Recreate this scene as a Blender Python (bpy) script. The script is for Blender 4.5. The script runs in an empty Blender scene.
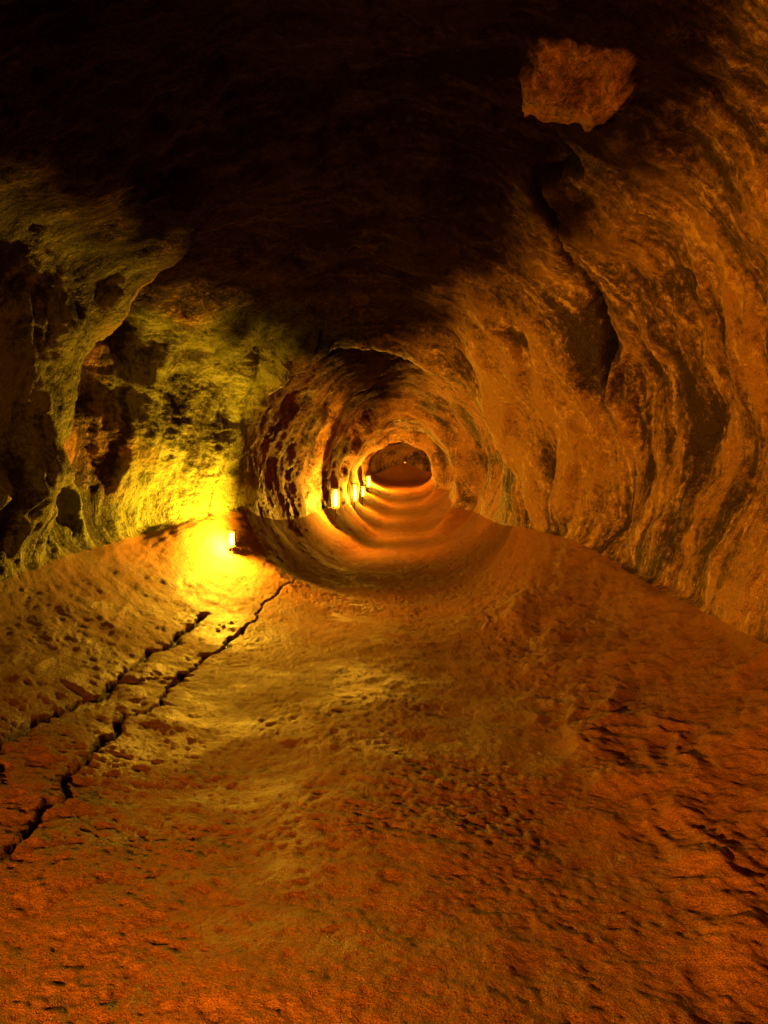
import bpy, math, numpy as np, bmesh
from mathutils import Vector, Matrix
rng=np.random.RandomState(7)
PERM=rng.permutation(256); PERM=np.concatenate([PERM,PERM,PERM]).astype(np.int32)
VAL=(rng.rand(256)*2-1).astype(np.float32)
def vn(x,y,z,o=0.0):
    x=np.asarray(x,dtype=np.float32)+np.float32(o*17.3+100);y=np.asarray(y,dtype=np.float32)+np.float32(o*7.7+100);z=np.asarray(z,dtype=np.float32)+np.float32(o*3.1+100)
    xi=np.floor(x).astype(np.int32);yi=np.floor(y).astype(np.int32);zi=np.floor(z).astype(np.int32)
    fx=x-xi;fy=y-yi;fz=z-zi
    fx=fx*fx*fx*(fx*(fx*6-15)+10);fy=fy*fy*fy*(fy*(fy*6-15)+10);fz=fz*fz*fz*(fz*(fz*6-15)+10)
    r=0
    for a in (0,1):
        pa=PERM[(xi+a)&255]; wa=fx if a else 1-fx
        for b in (0,1):
            pb=PERM[pa+((yi+b)&255)]; wb=wa*(fy if b else 1-fy)
            for c in (0,1):
                v=VAL[PERM[pb+((zi+c)&255)]]
                r=r+v*wb*(fz if c else 1-fz)
    return r
def fbm(x,y,z,f,oct=4,o=0.0,g=0.5):
    r=0;a=1.0;s=0
    for i in range(oct):
        xr=x*0.8+z*0.6; zr=-x*0.6+z*0.8; x,z=xr,zr
        yr=y*0.9+x*0.436; xr=-y*0.436+x*0.9; y,x=yr,xr
        r=r+a*vn(x*f,y*f,z*f,o+i*1.37); s+=a; a*=g; f*=2.03
    return r/s
def sm(a,b,x):
    t=np.clip((x-a)/(b-a),0,1); return t*t*(3-2*t)

# ---- tube cross-sections: F0, FL, CL, WL, UL, T, UR, WR, CR, FR
S=[]
def st(y,*p): S.append((y,p))
near=[(0,0),(-1.5,0.0),(-3.1,.6),(-3.4,2.0),(-2.5,3.7),(-.1,4.6),(2.1,3.9),(2.85,2.2),(2.4,.52),(1.2,.03)]
st(-9.0,*[(0+0.04*(x),2+0.04*(z-2)) for x,z in near])
st(-8.6,*[(x*.8,2+.8*(z-2)) for x,z in near])
st(-7.5,*near); st(0,*near); st(3,*near)
st(5,(0,0),(-1.5,0.0),(-3.2,.68),(-3.4,2.0),(-2.6,3.6),(-.1,4.6),(2.1,3.9),(2.85,2.2),(2.35,.6),(1.2,.03))
st(6.3,(0,0),(-1.5,0.03),(-3.2,.74),(-3.1,2.1),(-2.45,3.5),(0,4.6),(1.9,3.9),(2.85,2.2),(2.4,.64),(1.2,.05))
st(7.0,(0,0.02),(-1.45,0.06),(-3.15,.8),(-2.95,2.2),(-2.3,3.3),(0,4.4),(1.8,3.8),(2.8,2.25),(2.35,.7),(1.2,.08))
st(7.7,(-.05,0.05),(-1.4,0.14),(-3.1,.86),(-3.35,2.3),(-3.0,3.6),(0,4.2),(1.7,3.7),(2.7,2.3),(2.3,.8),(1.2,.12))
st(8.6,(-.1,.06),(-1.3,.30),(-2.85,.95),(-2.7,2.1),(-2.0,3.4),(-.1,3.95),(1.3,3.4),(2.3,2.2),(2.05,.95),(1.15,.14))
st(9.5,(-.1,.06),(-1.2,.40),(-2.15,1.15),(-2.15,2.0),(-1.55,3.2),(-.2,3.65),(.9,3.2),(1.8,2.2),(1.85,.98),(1.15,.15))
st(10.1,(-.1,.06),(-1.15,.34),(-1.85,1.2),(-1.82,2.2),(-1.3,3.1),(-.3,3.47),(.65,3.05),(1.50,2.2),(1.72,1.0),(1.15,.15))
st(11.2,(-.1,.06),(-1.1,.26),(-1.78,1.05),(-1.85,2.1),(-1.35,3.3),(-.25,3.9),(.9,3.4),(1.75,2.2),(1.85,.95),(1.15,.15))
st(14,(.1,0.05),(-.9,.17),(-1.6,.9),(-1.7,2.0),(-1.15,3.4),(.1,3.95),(1.4,3.5),(2.3,2.2),(2.1,.8),(1.2,.15))
st(17,(.3,0.03),(-.5,.15),(-1.3,.95),(-1.4,1.9),(-.9,3.3),(.3,3.9),(1.6,3.5),(2.5,2.1),(2.25,.8),(1.35,.15))
st(20,(.45,0.04),(-.35,.13),(-1.15,.95),(-1.3,1.9),(-.75,3.2),(.5,3.8),(1.7,3.3),(2.55,2.1),(2.3,.8),(1.4,.16))
st(21,(.5,0.05),(-.2,.14),(-.85,.9),(-.92,1.7),(-.35,2.8),(.5,3.35),(1.35,2.9),(1.85,2.0),(1.8,.85),(1.25,.2))
st(22,(.5,0.1),(-.2,.2),(-1.0,.9),(-1.1,1.8),(-.6,2.9),(.5,3.6),(1.7,3.1),(2.3,2),(2.1,.8),(1.4,.22))
st(26,(.65,.34),(-.05,.44),(-.95,1.1),(-1.1,1.9),(-.5,3.0),(.6,3.6),(1.8,3.1),(2.45,2.1),(2.2,1.0),(1.5,.44))
st(29.5,(.7,.57),(0,.67),(-.9,1.2),(-1.05,1.9),(-.5,3.0),(.6,3.5),(1.9,3.1),(2.6,2.1),(2.3,1.2),(1.55,.67))
st(30.5,(.7,.65),(0,.75),(-.75,1.25),(-.82,2.0),(-.3,2.8),(.55,3.15),(1.5,2.85),(1.95,2.1),(1.9,1.25),(1.4,.75))
st(32,(.75,.75),(0,.85),(-.9,1.35),(-1,2.1),(-.5,3.1),(.7,3.6),(1.9,3.1),(2.5,2.2),(2.3,1.3),(1.6,.85))
st(38,(.9,1.2),(0,1.25),(-.9,1.7),(-1,2.4),(-.4,3.2),(.8,3.6),(1.9,3.2),(2.6,2.4),(2.4,1.7),(1.8,1.3))
last=[(1.3,1.5),(.3,1.55),(-.6,1.9),(-.7,2.6),(-.1,3.4),(1.1,3.8),(2.3,3.4),(3.0,2.6),(2.8,1.9),(2.2,1.6)]
st(43,*last)
st(43.8,*[(1.2+.6*(x-1.2),2.6+.6*(z-2.6)) for x,z in last])
st(44.3,*[(1.2+.03*(x-1.2),2.6+.03*(z-2.6)) for x,z in last])
SY=np.array([s[0] for s in S]); SP=np.array([s[1] for s in S],dtype=float)

ys=[-9.0]
while ys[-1]<44.3:
    y=ys[-1]
    if y<0.6: d=0.09 if y<-0.6 else .04
    else: d=max(0.012,0.0040*y)
    ys.append(y+d)
ys=np.array(ys); ys[-1]=44.3
def pchip(X,Y,x):
    h=np.diff(X)[:,None]; Y2=Y.reshape(len(X),-1); d=np.diff(Y2,axis=0)/h
    m=np.zeros_like(Y2)
    w1=2*h[1:]+h[:-1]; w2=h[1:]+2*h[:-1]
    same=(d[:-1]*d[1:])>0
    with np.errstate(all='ignore'):
        mm=(w1+w2)/(w1/d[:-1]+w2/d[1:])
    m[1:-1]=np.where(same,mm,0)
    i=np.clip(np.searchsorted(X,x)-1,0,len(X)-2)
    hh=h[i,0][:,None]; t=((x-X[i])[:,None]/hh)
    r=(2*t**3-3*t**2+1)*Y2[i]+(t**3-2*t**2+t)*hh*m[i]+(-2*t**3+3*t**2)*Y2[i+1]+(t**3-t**2)*hh*m[i+1]
    return r.reshape((len(x),)+Y.shape[1:])
C=pchip(SY,SP,ys)
cnt=[125,100,75,80,60,60,95,95,100,120]
U=[]
for k,n in enumerate(cnt): U+= [k+i/n for i in range(n)]
U=np.array(U); nu=len(U)
k=np.floor(U).astype(int); t=(U-k)[None,:,None]
def P(i): return C[:,(k+i)%10,:]
p0,p1,p2,p3=P(-1),P(0),P(1),P(2)
B=0.5*((2*p1)+(-p0+p2)*t+(2*p0-5*p1+4*p2-p3)*t*t+(-p0+3*p1-3*p2+p3)*t**3)
ny=len(ys)
X=B[:,:,0].astype(np.float32);Z=B[:,:,1].astype(np.float32);Y=np.repeat(ys[:,None],nu,1).astype(np.float32)
Y0=Y.copy()
env=sm(-8,-6,Y0)*(1-sm(41,43,Y0))
Y=Y+env*(0.55*fbm(X,Y0*.6,Z,0.6,3,5.0))
# irregular, non-circular deep cross-sections
dv_=sm(11,13,Y0)*(1-sm(40,42,Y0))
X=X+dv_*0.16*fbm(X*.9,Y0*.45,Z*.9,1.0,2,6.5)
Z=Z+dv_*0.14*sm(.9,1.8,Z)*fbm(X*.9,Y0*.45,Z*.9,1.0,2,7.5)
pos=np.stack([X,Y,Z],-1)
def normals(pos):
    du=np.roll(pos,-1,1)-np.roll(pos,1,1)
    dv=np.gradient(pos,axis=0)
    n=np.cross(du,dv); n/= (np.linalg.norm(n,axis=-1,keepdims=True)+1e-9)
    cx=pos.mean(1,keepdims=True)-pos
    cx[...,1]=0
    if (n*cx).sum(-1).mean()<0: n=-n
    return n
Nn=normals(pos)
Ub=np.repeat(U[None,:],ny,0)
fl=np.clip(1-sm(1.90,2.10,Ub)+sm(7.90,8.10,Ub),0,1).astype(np.float32)
wl=1-fl
seg=np.linalg.norm(pos-np.roll(pos,1,1),axis=-1)
i2=np.searchsorted(U,2.0);i8=np.searchsorted(U,8.0)
cs=np.cumsum(seg,1)
s=np.where(Ub<5,cs-cs[:,i2:i2+1],cs[:,i8:i8+1]-cs).astype(np.float32)
side=np.where(Ub<5,1,-1)
x,y,z=pos[...,0],pos[...,1],pos[...,2]
fade=sm(0.0,0.5,np.abs(s))
far=sm(9.5,11.5,y)
# --- wall displacement: vertical drips and folds of remelted lava
wx=fbm(x,y,z,1.0,3,9)
lean=y+0.07*s*s+0.40*wx
lean2=y+0.10*s*s+0.30*vn(x*.7,y*.7,z*.7,29)
st0=vn(lean*1.15,s*0.22,side*3.0+wx*.4,6)
st1=vn(lean*2.6,s*0.35,side*3.0+wx*.6,1); st2=vn(lean2*6.0,s*0.6+wx*.5,side*5.0,2); st3=vn(lean2*14,s*1.2,side*7.0+wx,3)
rid=1-np.abs(st1)*2.4
topf=sm(2.4,3.4,s)
big=fbm(x,y,z,0.75,3,11)
med=fbm(x,y,z,2.3,4,12)
fin=fbm(x,y,z,8,4,13,0.65)
gra=fbm(x,y,z,26,2,15,0.6)
bil=np.abs(fbm(x,y,z,1.4,3,14))
act=sm(-.35,.2,fbm(x,y,z,.9,2,16))
stre=(0.10*st0+(0.075*rid+0.065*st2+0.026*st3)*(.35+.65*act))*(1-0.8*topf)*(1-.85*far)
dw=fade*((0.20-.04*far)*big+0.08*bil*(1-.5*far))+(0.055+.05*topf)*med*(.4+.6*fade)+0.026*fin+0.010*gra*(1-.4*far)+stre*(.35+.65*fade)
dw+=far*0.05*vn(s*2.6+wx,y*.22,side*4.0,18)
dw+=0.10*np.exp(-((y-10.3)/0.8)**2)*fbm(x,y*.5,z,1.5,3,19)
dw-=0.055*(1-far)*np.exp(-((s-0.05)/0.10)**2)*(.5+vn(x*2,y*2,z*2,27))
lob=np.exp(-((s-0.75)/0.45)**2)*sm(3.5,4.5,y)*(1-sm(6.8,7.3,y))*(side>0)
dw+=0.28*lob*(0.6+0.8*vn(y*1.2,s*2.5,x*0,21))+0.05*lob*np.sin(10*(s+0.5*y)+3*vn(x*1.5,y*1.5,z*1.5,4))
# --- floor displacement
rough=sm(-0.1,0.4,fbm(x,y,z,0.9,3,31)+0.6*(sm(0.9,1.4,x)*(1-sm(2.0,2.6,x))))
rope=np.abs(vn((x*1.2+0.6*fbm(x,y,z,1.5,2,8))*3.0,y*1.1,z*0,33))
nf=1-sm(8.5,10.5,y)
df=(0.045*nf+.012)*fbm(x,y,z,0.7,3,32)+(0.010+.010*nf)*fbm(x,y,z,2.6,3,34)+(0.010+.010*(1-nf))*fbm(x,y,z,9,4,35,.65)+(.40+.60*rough)*(0.009*fbm(x,y,z,18,3,36,.6)+0.006*vn(x*34,y*34,z*34,37))
bench=sm(0.8,1.3,x)*nf+0.5*sm(1.2,1.6,-x)*nf
df+=bench*(0.05*fbm(x,y,z,3.0,4,38,.6)-0.04*rope+.016*fbm(x,y,z,11,3,39,.6))
toe=np.exp(-(((x-1.35+0.25*vn(x*0,y*.9,z*0,40)))/0.13)**2)*sm(1.5,3,y)*(1-sm(8,9.5,y))
df+=0.05*toe*(0.5+vn(x*3,y*3,z*3,41))
def pdist(a,b,pts,jit=0.05,f=3.0,o=50):
    a=a+jit*fbm(x,y,z,f,4,o,.6); b=b+jit*fbm(x,y,z,f,4,o+5,.6)
    dm=np.full(a.shape,9.0,np.float32)
    for (a0,b0),(a1,b1) in zip(pts[:-1],pts[1:]):
        vx,vy=a1-a0,b1-b0; L=vx*vx+vy*vy
        tt=np.clip(((a-a0)*vx+(b-b0)*vy)/L,0,1)
        dm=np.minimum(dm,np.hypot(a-a0-tt*vx,b-b0-tt*vy))
    return dm
crack=np.zeros_like(x)
fcr=[([( -1.70,0.2),(-1.66,3.2),(-1.62,4.6),(-1.60,5.9),(-1.45,7.4),(-1.15,9.2),(-.8,11.5),(-.4,14)],.020),
     ([(-2.25,3.0),(-2.08,4.4),(-1.98,5.3),(-1.92,6.4),(-1.80,7.8)],.024),
     ([(-2.25,3.8),(-2.0,4.0),(-1.85,3.75)],.014),([(-1.95,5.7),(-1.78,5.75),(-1.6,6.0)],.012)]
for i,(pts,w) in enumerate(fcr):
    dm=pdist(x,y,pts,0.15,2.6,50+i)
    ww=w*(0.35+1.0*sm(-.35,.5,fbm(x,y,z,2.2,3,70+i)))+0.0008*y
    c=(1-sm(ww*0.3,ww*1.1,dm))*fl*(x<0.5)*(1-sm(7.5,10,y))
    crack=np.maximum(crack,c)
df-=0.045*crack
df-=0.02*np.exp(-(pdist(x,y,fcr[1][0],0.15,2.6,51)/0.10)**2)*(y<9)
wc=[([(6.0,4.45),(6.15,4.2),(6.7,4.1),(7.3,3.7),(7.75,3.1),(8.3,2.4)],.055),([(5.1,3.0),(5.3,2.3),(5.25,1.6)],.03)]
crw=np.zeros_like(x)
for i,(pts,w) in enumerate(wc):
    dm=pdist(y,z,pts,0.12,2.2,80+i)
    c=(1-sm(w*0.4,w,dm))*wl*(x>0.5)
    crw=np.maximum(crw,c)
dw-=0.10*crw
q=np.hypot(((x-1.30)+0.22*(y-5.25))/0.33,((y-5.25)-0.2*(x-1.30))/0.50)+0.42*fbm(x,y,z,2.4,5,91,.65)
slab=(1-sm(0.86,1.04,q))*wl*(z>3.2)
dw+=slab*(0.06+0.14*med+.06*fin)
D=(fl*df+wl*dw)*sm(-9,-8,Y0)*(1-sm(43,44,Y0))
pos2=pos+Nn*D[...,None]
cav_shade=(fl*(df-(0.045*nf+.012)*fbm(x,y,z,0.7,3,32))*18+wl*((stre+0.10*med+.04*fin)*7))  # AO-like: shade of dents put into the colour, ridges lighter
cr=np.maximum(crack,crw).astype(np.float32)
green=((side>0)*sm(-0.35,0.1,fbm(x,y,z,.8,3,95)+.2)*sm(3.5,5.5,y)*(1-sm(9.6,11,y))*(1-0.8*fl)*(1-sm(3.0,3.8,s))).astype(np.float32)

class G:
    def __init__(s,m): m.use_nodes=True; s.nt=m.node_tree; s.nt.nodes.clear()
    def n(s,t,**kw):
        nd=s.nt.nodes.new(t)
        for k_,v in kw.items(): setattr(nd,k_,v)
        return nd
    def l(s,a,b): s.nt.links.new(a,b)
    def val(s,sock,v):
        if isinstance(v,bpy.types.NodeSocket): s.l(v,sock)
        else: sock.default_value=v
    def math(s,op,a,b=0.0,clamp=False):
        m=s.n('ShaderNodeMath',operation=op,use_clamp=clamp); s.val(m.inputs[0],a); s.val(m.inputs[1],b); return m.outputs[0]
    def noise(s,vec,sc,det=5,rough=.6,dist=0.0):
        m=s.n('ShaderNodeTexNoise'); s.l(vec,m.inputs['Vector']); m.inputs['Scale'].default_value=sc; m.inputs['Detail'].default_value=det; m.inputs['Roughness'].default_value=rough; m.inputs['Distortion'].default_value=dist; return m.outputs[0]
    def map(s,vec,sc,rot=(0,0,0)):
        m=s.n('ShaderNodeMapping'); s.l(vec,m.inputs[0]); m.inputs['Scale'].default_value=sc; m.inputs['Rotation'].default_value=rot; return m.outputs[0]
    def rng(s,v,a,b,c=0.,d=1.):
        m=s.n('ShaderNodeMapRange',interpolation_type='SMOOTHSTEP'); s.l(v,m.inputs[0])
        for i,q in enumerate((a,b,c,d)): m.inputs[i+1].default_value=q
        return m.outputs[0]
    def mix(s,f,a,b,bt='MIX'):
        m=s.n('ShaderNodeMix',data_type='RGBA',blend_type=bt); s.val(m.inputs[0],f); s.val(m.inputs[6],a); s.val(m.inputs[7],b); return m.outputs[2]
    def attr(s,nm): return s.n('ShaderNodeAttribute',attribute_name=nm).outputs['Fac']
    def bump(s,h,st_,dist,nrm=None):
        m=s.n('ShaderNodeBump'); s.val(m.inputs['Strength'],st_); m.inputs['Distance'].default_value=dist; s.l(h,m.inputs['Height'])
        if nrm: s.l(nrm,m.inputs['Normal'])
        return m.outputs[0]

def wall_mat():
    m=bpy.data.materials.new('lava_wall_rock'); g=G(m)
    co=g.n('ShaderNodeTexCoord').outputs['Object']
    a=g.noise(g.map(co,(.6,2.4,.4),(.18,0,0)),1.0,4,.6,.6); b=g.noise(g.map(co,(2.,9,1.2),(.18,0,0)),1.0,3,.65,.3); c=g.noise(co,1.1,3,.6); f=g.noise(co,16,4,.75)
    cv=g.attr('cav_shade')
    sep=g.n('ShaderNodeSeparateXYZ'); g.l(co,sep.inputs[0])
    deep=g.rng(sep.outputs[1],10,12.5)
    strk=g.math('ADD',g.math('MULTIPLY',a,1.0),g.math('MULTIPLY',b,.7))
    strk_d=g.math('ADD',g.math('MULTIPLY',c,1.0),.38)
    mf=g.n('ShaderNodeMix',data_type='FLOAT'); g.l(deep,mf.inputs[0]); g.l(strk,mf.inputs[2]); g.l(strk_d,mf.inputs[3])
    mask=g.math('ADD',mf.outputs[0],g.math('MULTIPLY',c,.5))
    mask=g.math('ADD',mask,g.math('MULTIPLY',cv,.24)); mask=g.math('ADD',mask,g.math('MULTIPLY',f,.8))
    mk=g.rng(mask,1.30,1.70)
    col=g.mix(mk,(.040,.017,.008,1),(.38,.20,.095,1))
    pale=g.rng(g.math('ADD',b,f),1.06,1.25)
    col=g.mix(g.math('MULTIPLY',pale,mk),col,(.60,.38,.20,1))
    gcol=g.mix(mk,(.026,.024,.009,1),(.22,.29,.10,1))
    col=g.mix(g.math('MULTIPLY',g.attr('green'),.88),col,gcol)
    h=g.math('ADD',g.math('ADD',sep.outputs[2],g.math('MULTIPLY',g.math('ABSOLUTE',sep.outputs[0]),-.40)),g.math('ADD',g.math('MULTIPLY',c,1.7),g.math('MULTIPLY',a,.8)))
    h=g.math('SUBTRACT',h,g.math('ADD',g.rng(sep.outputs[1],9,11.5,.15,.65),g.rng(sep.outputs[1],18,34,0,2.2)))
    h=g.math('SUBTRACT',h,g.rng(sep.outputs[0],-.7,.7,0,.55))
    roof_shade=g.rng(h,3.15,4.15)  # dark basalt ceiling, with shade beyond the lamps' reach put into the colour
    roof_shade=g.math('MULTIPLY',roof_shade,g.math('SUBTRACT',1.0,g.attr('slab'),True))
    col=g.mix(g.math('MULTIPLY',roof_shade,.97),col,(.006,.0026,.0018,1))
    col=g.mix(g.math('MULTIPLY',g.attr('slab'),.85),col,g.mix(g.rng(g.math('ADD',f,g.math('MULTIPLY',c,.6)),.6,1.0),(.05,.018,.011,1),(.29,.115,.065,1)))
    col=g.mix(g.math('MULTIPLY',g.attr('crack'),.97),col,(.005,.003,.002,1))
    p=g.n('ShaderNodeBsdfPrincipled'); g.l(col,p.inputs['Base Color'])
    g.l(g.rng(c,.35,.65,.55,.8),p.inputs['Roughness']); g.l(g.math('MULTIPLY',g.math('SUBTRACT',1.0,roof_shade,True),.28),p.inputs['Specular IOR Level'])
    n1=g.bump(b,g.math('MULTIPLY',g.math('SUBTRACT',1.0,deep),.8),.08)
    n2=g.bump(f,1.0,.055,n1)
    n3=g.bump(g.noise(co,70,2,.7),.8,.012,n2)
    g.l(n3,p.inputs['Normal'])
    o=g.n('ShaderNodeOutputMaterial'); g.l(p.outputs[0],o.inputs[0]); return m
def floor_mat():
    m=bpy.data.materials.new('lava_floor_rock'); g=G(m)
    co=g.n('ShaderNodeTexCoord').outputs['Object']
    a=g.noise(co,.9,4,.6,.5); b=g.noise(co,6,5,.7,.3); f=g.noise(co,38,4,.78); cv=g.attr('cav_shade')
    sep=g.n('ShaderNodeSeparateXYZ'); g.l(co,sep.inputs[0]); deep=g.rng(sep.outputs[1],8,11)
    mask=g.math('ADD',g.math('ADD',g.math('MULTIPLY',a,.9),g.math('MULTIPLY',b,.4)),g.math('MULTIPLY',f,.5))
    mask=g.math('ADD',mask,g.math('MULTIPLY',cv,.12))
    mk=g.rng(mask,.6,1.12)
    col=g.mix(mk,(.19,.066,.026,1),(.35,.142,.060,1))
    col=g.mix(g.rng(g.math('ADD',b,g.math('MULTIPLY',a,.5)),.85,1.05),col,(.40,.18,.080,1))
    col=g.mix(g.math('MULTIPLY',g.attr('green'),.6),col,(.34,.25,.10,1))  # yellow of the lamp's overexposed pool put into the floor colour
    col=g.mix(g.math('MULTIPLY',g.attr('crack'),.95),col,(.008,.004,.003,1))
    p=g.n('ShaderNodeBsdfPrincipled'); g.l(col,p.inputs['Base Color'])
    ro=g.rng(g.math('ADD',a,g.math('MULTIPLY',b,.4)),.5,.85,.44,.75)
    g.l(g.math('ADD',ro,g.math('MULTIPLY',deep,.25),True),p.inputs['Roughness']); g.l(g.math('SUBTRACT',.30,g.math('MULTIPLY',deep,.24)),p.inputs['Specular IOR Level'])
    n1=g.bump(b,.7,.05)
    n2=g.bump(f,1.0,.045,n1)
    n3=g.bump(g.noise(co,130,2,.7),.8,.011,n2)
    g.l(n3,p.inputs['Normal'])
    o=g.n('ShaderNodeOutputMaterial'); g.l(p.outputs[0],o.inputs[0]); return m

def grid_object(name,cols,mat):
    nc=len(cols)
    V=pos2[:,cols,:].reshape(-1,3).astype(np.float32)
    ii=np.arange(ny-1)[:,None]*nc; jj=np.arange(nc-1)[None,:]
    a=(ii+jj); F=np.stack([a,a+1,a+nc+1,a+nc],-1).reshape(-1,4)
    me=bpy.data.meshes.new(name)
    me.vertices.add(len(V)); me.vertices.foreach_set('co',V.ravel())
    me.loops.add(F.size); me.loops.foreach_set('vertex_index',F.ravel().astype(np.int32))
    me.polygons.add(len(F)); me.polygons.foreach_set('loop_start',np.arange(0,F.size,4,dtype=np.int32))
    me.polygons.foreach_set('loop_total',np.full(len(F),4,dtype=np.int32))
    me.update(calc_edges=True)
    me.polygons.foreach_set('use_smooth',np.ones(len(F),dtype=bool))
    for nm,ar in (('cav_shade',cav_shade),('crack',cr),('green',green),('slab',slab)):
        at=me.attributes.new(nm,'FLOAT','POINT'); at.data.foreach_set('value',np.ascontiguousarray(ar[:,cols]).astype(np.float32).ravel())
    me.materials.append(mat)
    ob=bpy.data.objects.new(name,me); bpy.context.scene.collection.objects.link(ob); return ob
wallc=list(range(i2,i8+1)); floorc=list(range(i8,nu))+list(range(0,i2+1))
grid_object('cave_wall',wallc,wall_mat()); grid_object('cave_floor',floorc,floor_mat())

# ---- lamps
def simple(name,col,rough,metal=0,emi=None,es=0):
    m=bpy.data.materials.new(name); g=G(m); p=g.n('ShaderNodeBsdfPrincipled')
    co=g.n('ShaderNodeTexCoord').outputs['Object']
    c=g.mix(g.rng(g.noise(co,30,4),.4,.65),(*col,1),(col[0]*.5,col[1]*.45,col[2]*.4,1)); g.l(c,p.inputs['Base Color'])
    p.inputs['Roughness'].default_value=rough; p.inputs['Metallic'].default_value=metal
    if emi: p.inputs['Emission Color'].default_value=(*emi,1); p.inputs['Emission Strength'].default_value=es
    o=g.n('ShaderNodeOutputMaterial'); g.l(p.outputs[0],o.inputs[0]); return m
M_h=simple('lamp_housing_metal',(.06,.045,.03),.6,.6)
M_b=simple('lamp_tube_glass',(.9,.7,.3),.3,0,(1.0,.50,.012),18)
def surf_z(x0,y0):
    m=(np.abs(pos2[...,1]-y0)<max(.08,.008*y0))&((Ub<2.6)|(Ub>7.5))&(np.abs(pos2[...,0]-x0)<.10)&(pos2[...,2]<2.2)
    return float(np.median(pos2[...,2][m]))
def lamp(x0,y0,ang,power,color=(1,.46,.035),h=.22,lift=.10,spot=None,br=.020):
    z0=surf_z(x0,y0)+lift+h/2
    e=bpy.data.objects.new('cave_lamp',None); e.location=(x0,y0,z0); e.rotation_euler=(0,0,math.radians(ang)); bpy.context.scene.collection.objects.link(e)
    bm=bmesh.new(); N=16;R=br*2.4
    outer=[];inner=[]
    for zi in (-h/2,h/2):
        for R_,L in ((R,outer),(R-.006,inner)):
            L.append([bm.verts.new((R_*math.cos(a_),R_*math.sin(a_),zi)) for a_ in [math.radians(75+210*i/N) for i in range(N+1)]])
    for i in range(N):
        bm.faces.new((outer[0][i],outer[0][i+1],outer[1][i+1],outer[1][i])); bm.faces.new((inner[0][i+1],inner[0][i],inner[1][i],inner[1][i+1]))
        for q_ in (0,1): bm.faces.new((outer[q_][i],inner[q_][i],inner[q_][i+1],outer[q_][i+1]))
    for i in (0,N): bm.faces.new((outer[0][i],outer[1][i],inner[1][i],inner[0][i]))
    for zi,RR in ((-h/2-.004,R*1.05),(h/2+.004,R*1.2)):
        vs=[bm.verts.new((RR*math.cos(a_),RR*math.sin(a_),zi)) for a_ in [2*math.pi*i/24 for i in range(24)]]; bm.faces.new(vs)
        vs2=[bm.verts.new((v.co.x,v.co.y,zi+(.012 if zi>0 else -.012))) for v in vs]; bm.faces.new(vs2)
        for i in range(24): bm.faces.new((vs[i],vs[(i+1)%24],vs2[(i+1)%24],vs2[i]))
    pd=lift+.25
    bmesh.ops.create_cone(bm,cap_ends=True,segments=12,radius1=.020,radius2=.014,depth=pd,matrix=Matrix.Translation((-.02,0,-h/2-.016-pd/2)))
    bmesh.ops.recalc_face_normals(bm,faces=bm.faces)
    me=bpy.data.meshes.new('housing'); bm.to_mesh(me); bm.free(); me.materials.append(M_h)
    ho=bpy.data.objects.new('housing',me); ho.parent=e; bpy.context.scene.collection.objects.link(ho)
    bm=bmesh.new(); bmesh.ops.create_cone(bm,cap_ends=True,segments=16,radius1=br,radius2=br,depth=h*.88)
    bmesh.ops.bevel(bm,geom=[ed for ed in bm.edges if abs(ed.verts[0].co.z-ed.verts[1].co.z)<1e-4],offset=.008,segments=2,affect='EDGES')
    me=bpy.data.meshes.new('bulb'); bm.to_mesh(me); bm.free(); me.materials.append(M_b)
    bo=bpy.data.objects.new('bulb',me); bo.parent=e; bpy.context.scene.collection.objects.link(bo)
    L=bpy.data.lights.new('lamp_light','SPOT' if spot else 'POINT'); L.energy=power; L.color=color; L.shadow_soft_size=.04
    lo=bpy.data.objects.new('lamp_light',L); lo.parent=e; lo.location=(br*2.4+.04,0,-.03); bpy.context.scene.collection.objects.link(lo)
    if spot:
        L.spot_size=math.radians(spot[0]); L.spot_blend=1.0
        lo.rotation_euler=(math.radians(90+spot[1]),0,math.radians(-90))
    return e
NC=(1,.34,.010); YC=(1,.48,.018); FC=(1,.43,.018)
lamp(-2.3,-0.9,48,2600,NC,lift=.75,spot=(112,-11))
lamp(-2.4,-6.0,40,150,NC)
lamp(-1.84,9.32,-112,480,YC,lift=.10,h=.17)
lamp(-1.04,16.6,-80,400,FC,h=.42,lift=.42,br=.035)
lamp(-.80,21.2,-70,320,FC,h=.5,lift=.25,br=.04)
lamp(-.70,25.5,-50,260,FC,lift=.3,h=.35,br=.04)  # extra lamp, added to brighten the dark far tunnel
lamp(-.62,30.2,-60,380,FC,h=.45,lift=.2,br=.045)
lamp(-.60,36.5,20,1200,FC,h=.3)  # extra lamp, added to light the far floor and end wall

w=bpy.data.worlds.new('World'); bpy.context.scene.world=w; w.use_nodes=True
sk=w.node_tree.nodes.new('ShaderNodeTexSky'); sk.sky_type='NISHITA'; sk.sun_disc=False; sk.sun_elevation=math.radians(2)
w.node_tree.links.new(sk.outputs[0],w.node_tree.nodes['Background'].inputs[0]); w.node_tree.nodes['Background'].inputs[1].default_value=.05
cam=bpy.data.cameras.new('camera'); co=bpy.data.objects.new('camera',cam); bpy.context.scene.collection.objects.link(co)
co.location=(0,0,1.6); co.rotation_euler=(math.radians(90-2.37),0,0)
cam.sensor_fit='VERTICAL'; cam.sensor_height=24; cam.lens=773/1024*24; cam.clip_start=.05; cam.clip_end=500
bpy.context.scene.camera=co
vs=bpy.context.scene.view_settings; vs.view_transform='Standard'; vs.look='None'; vs.exposure=0
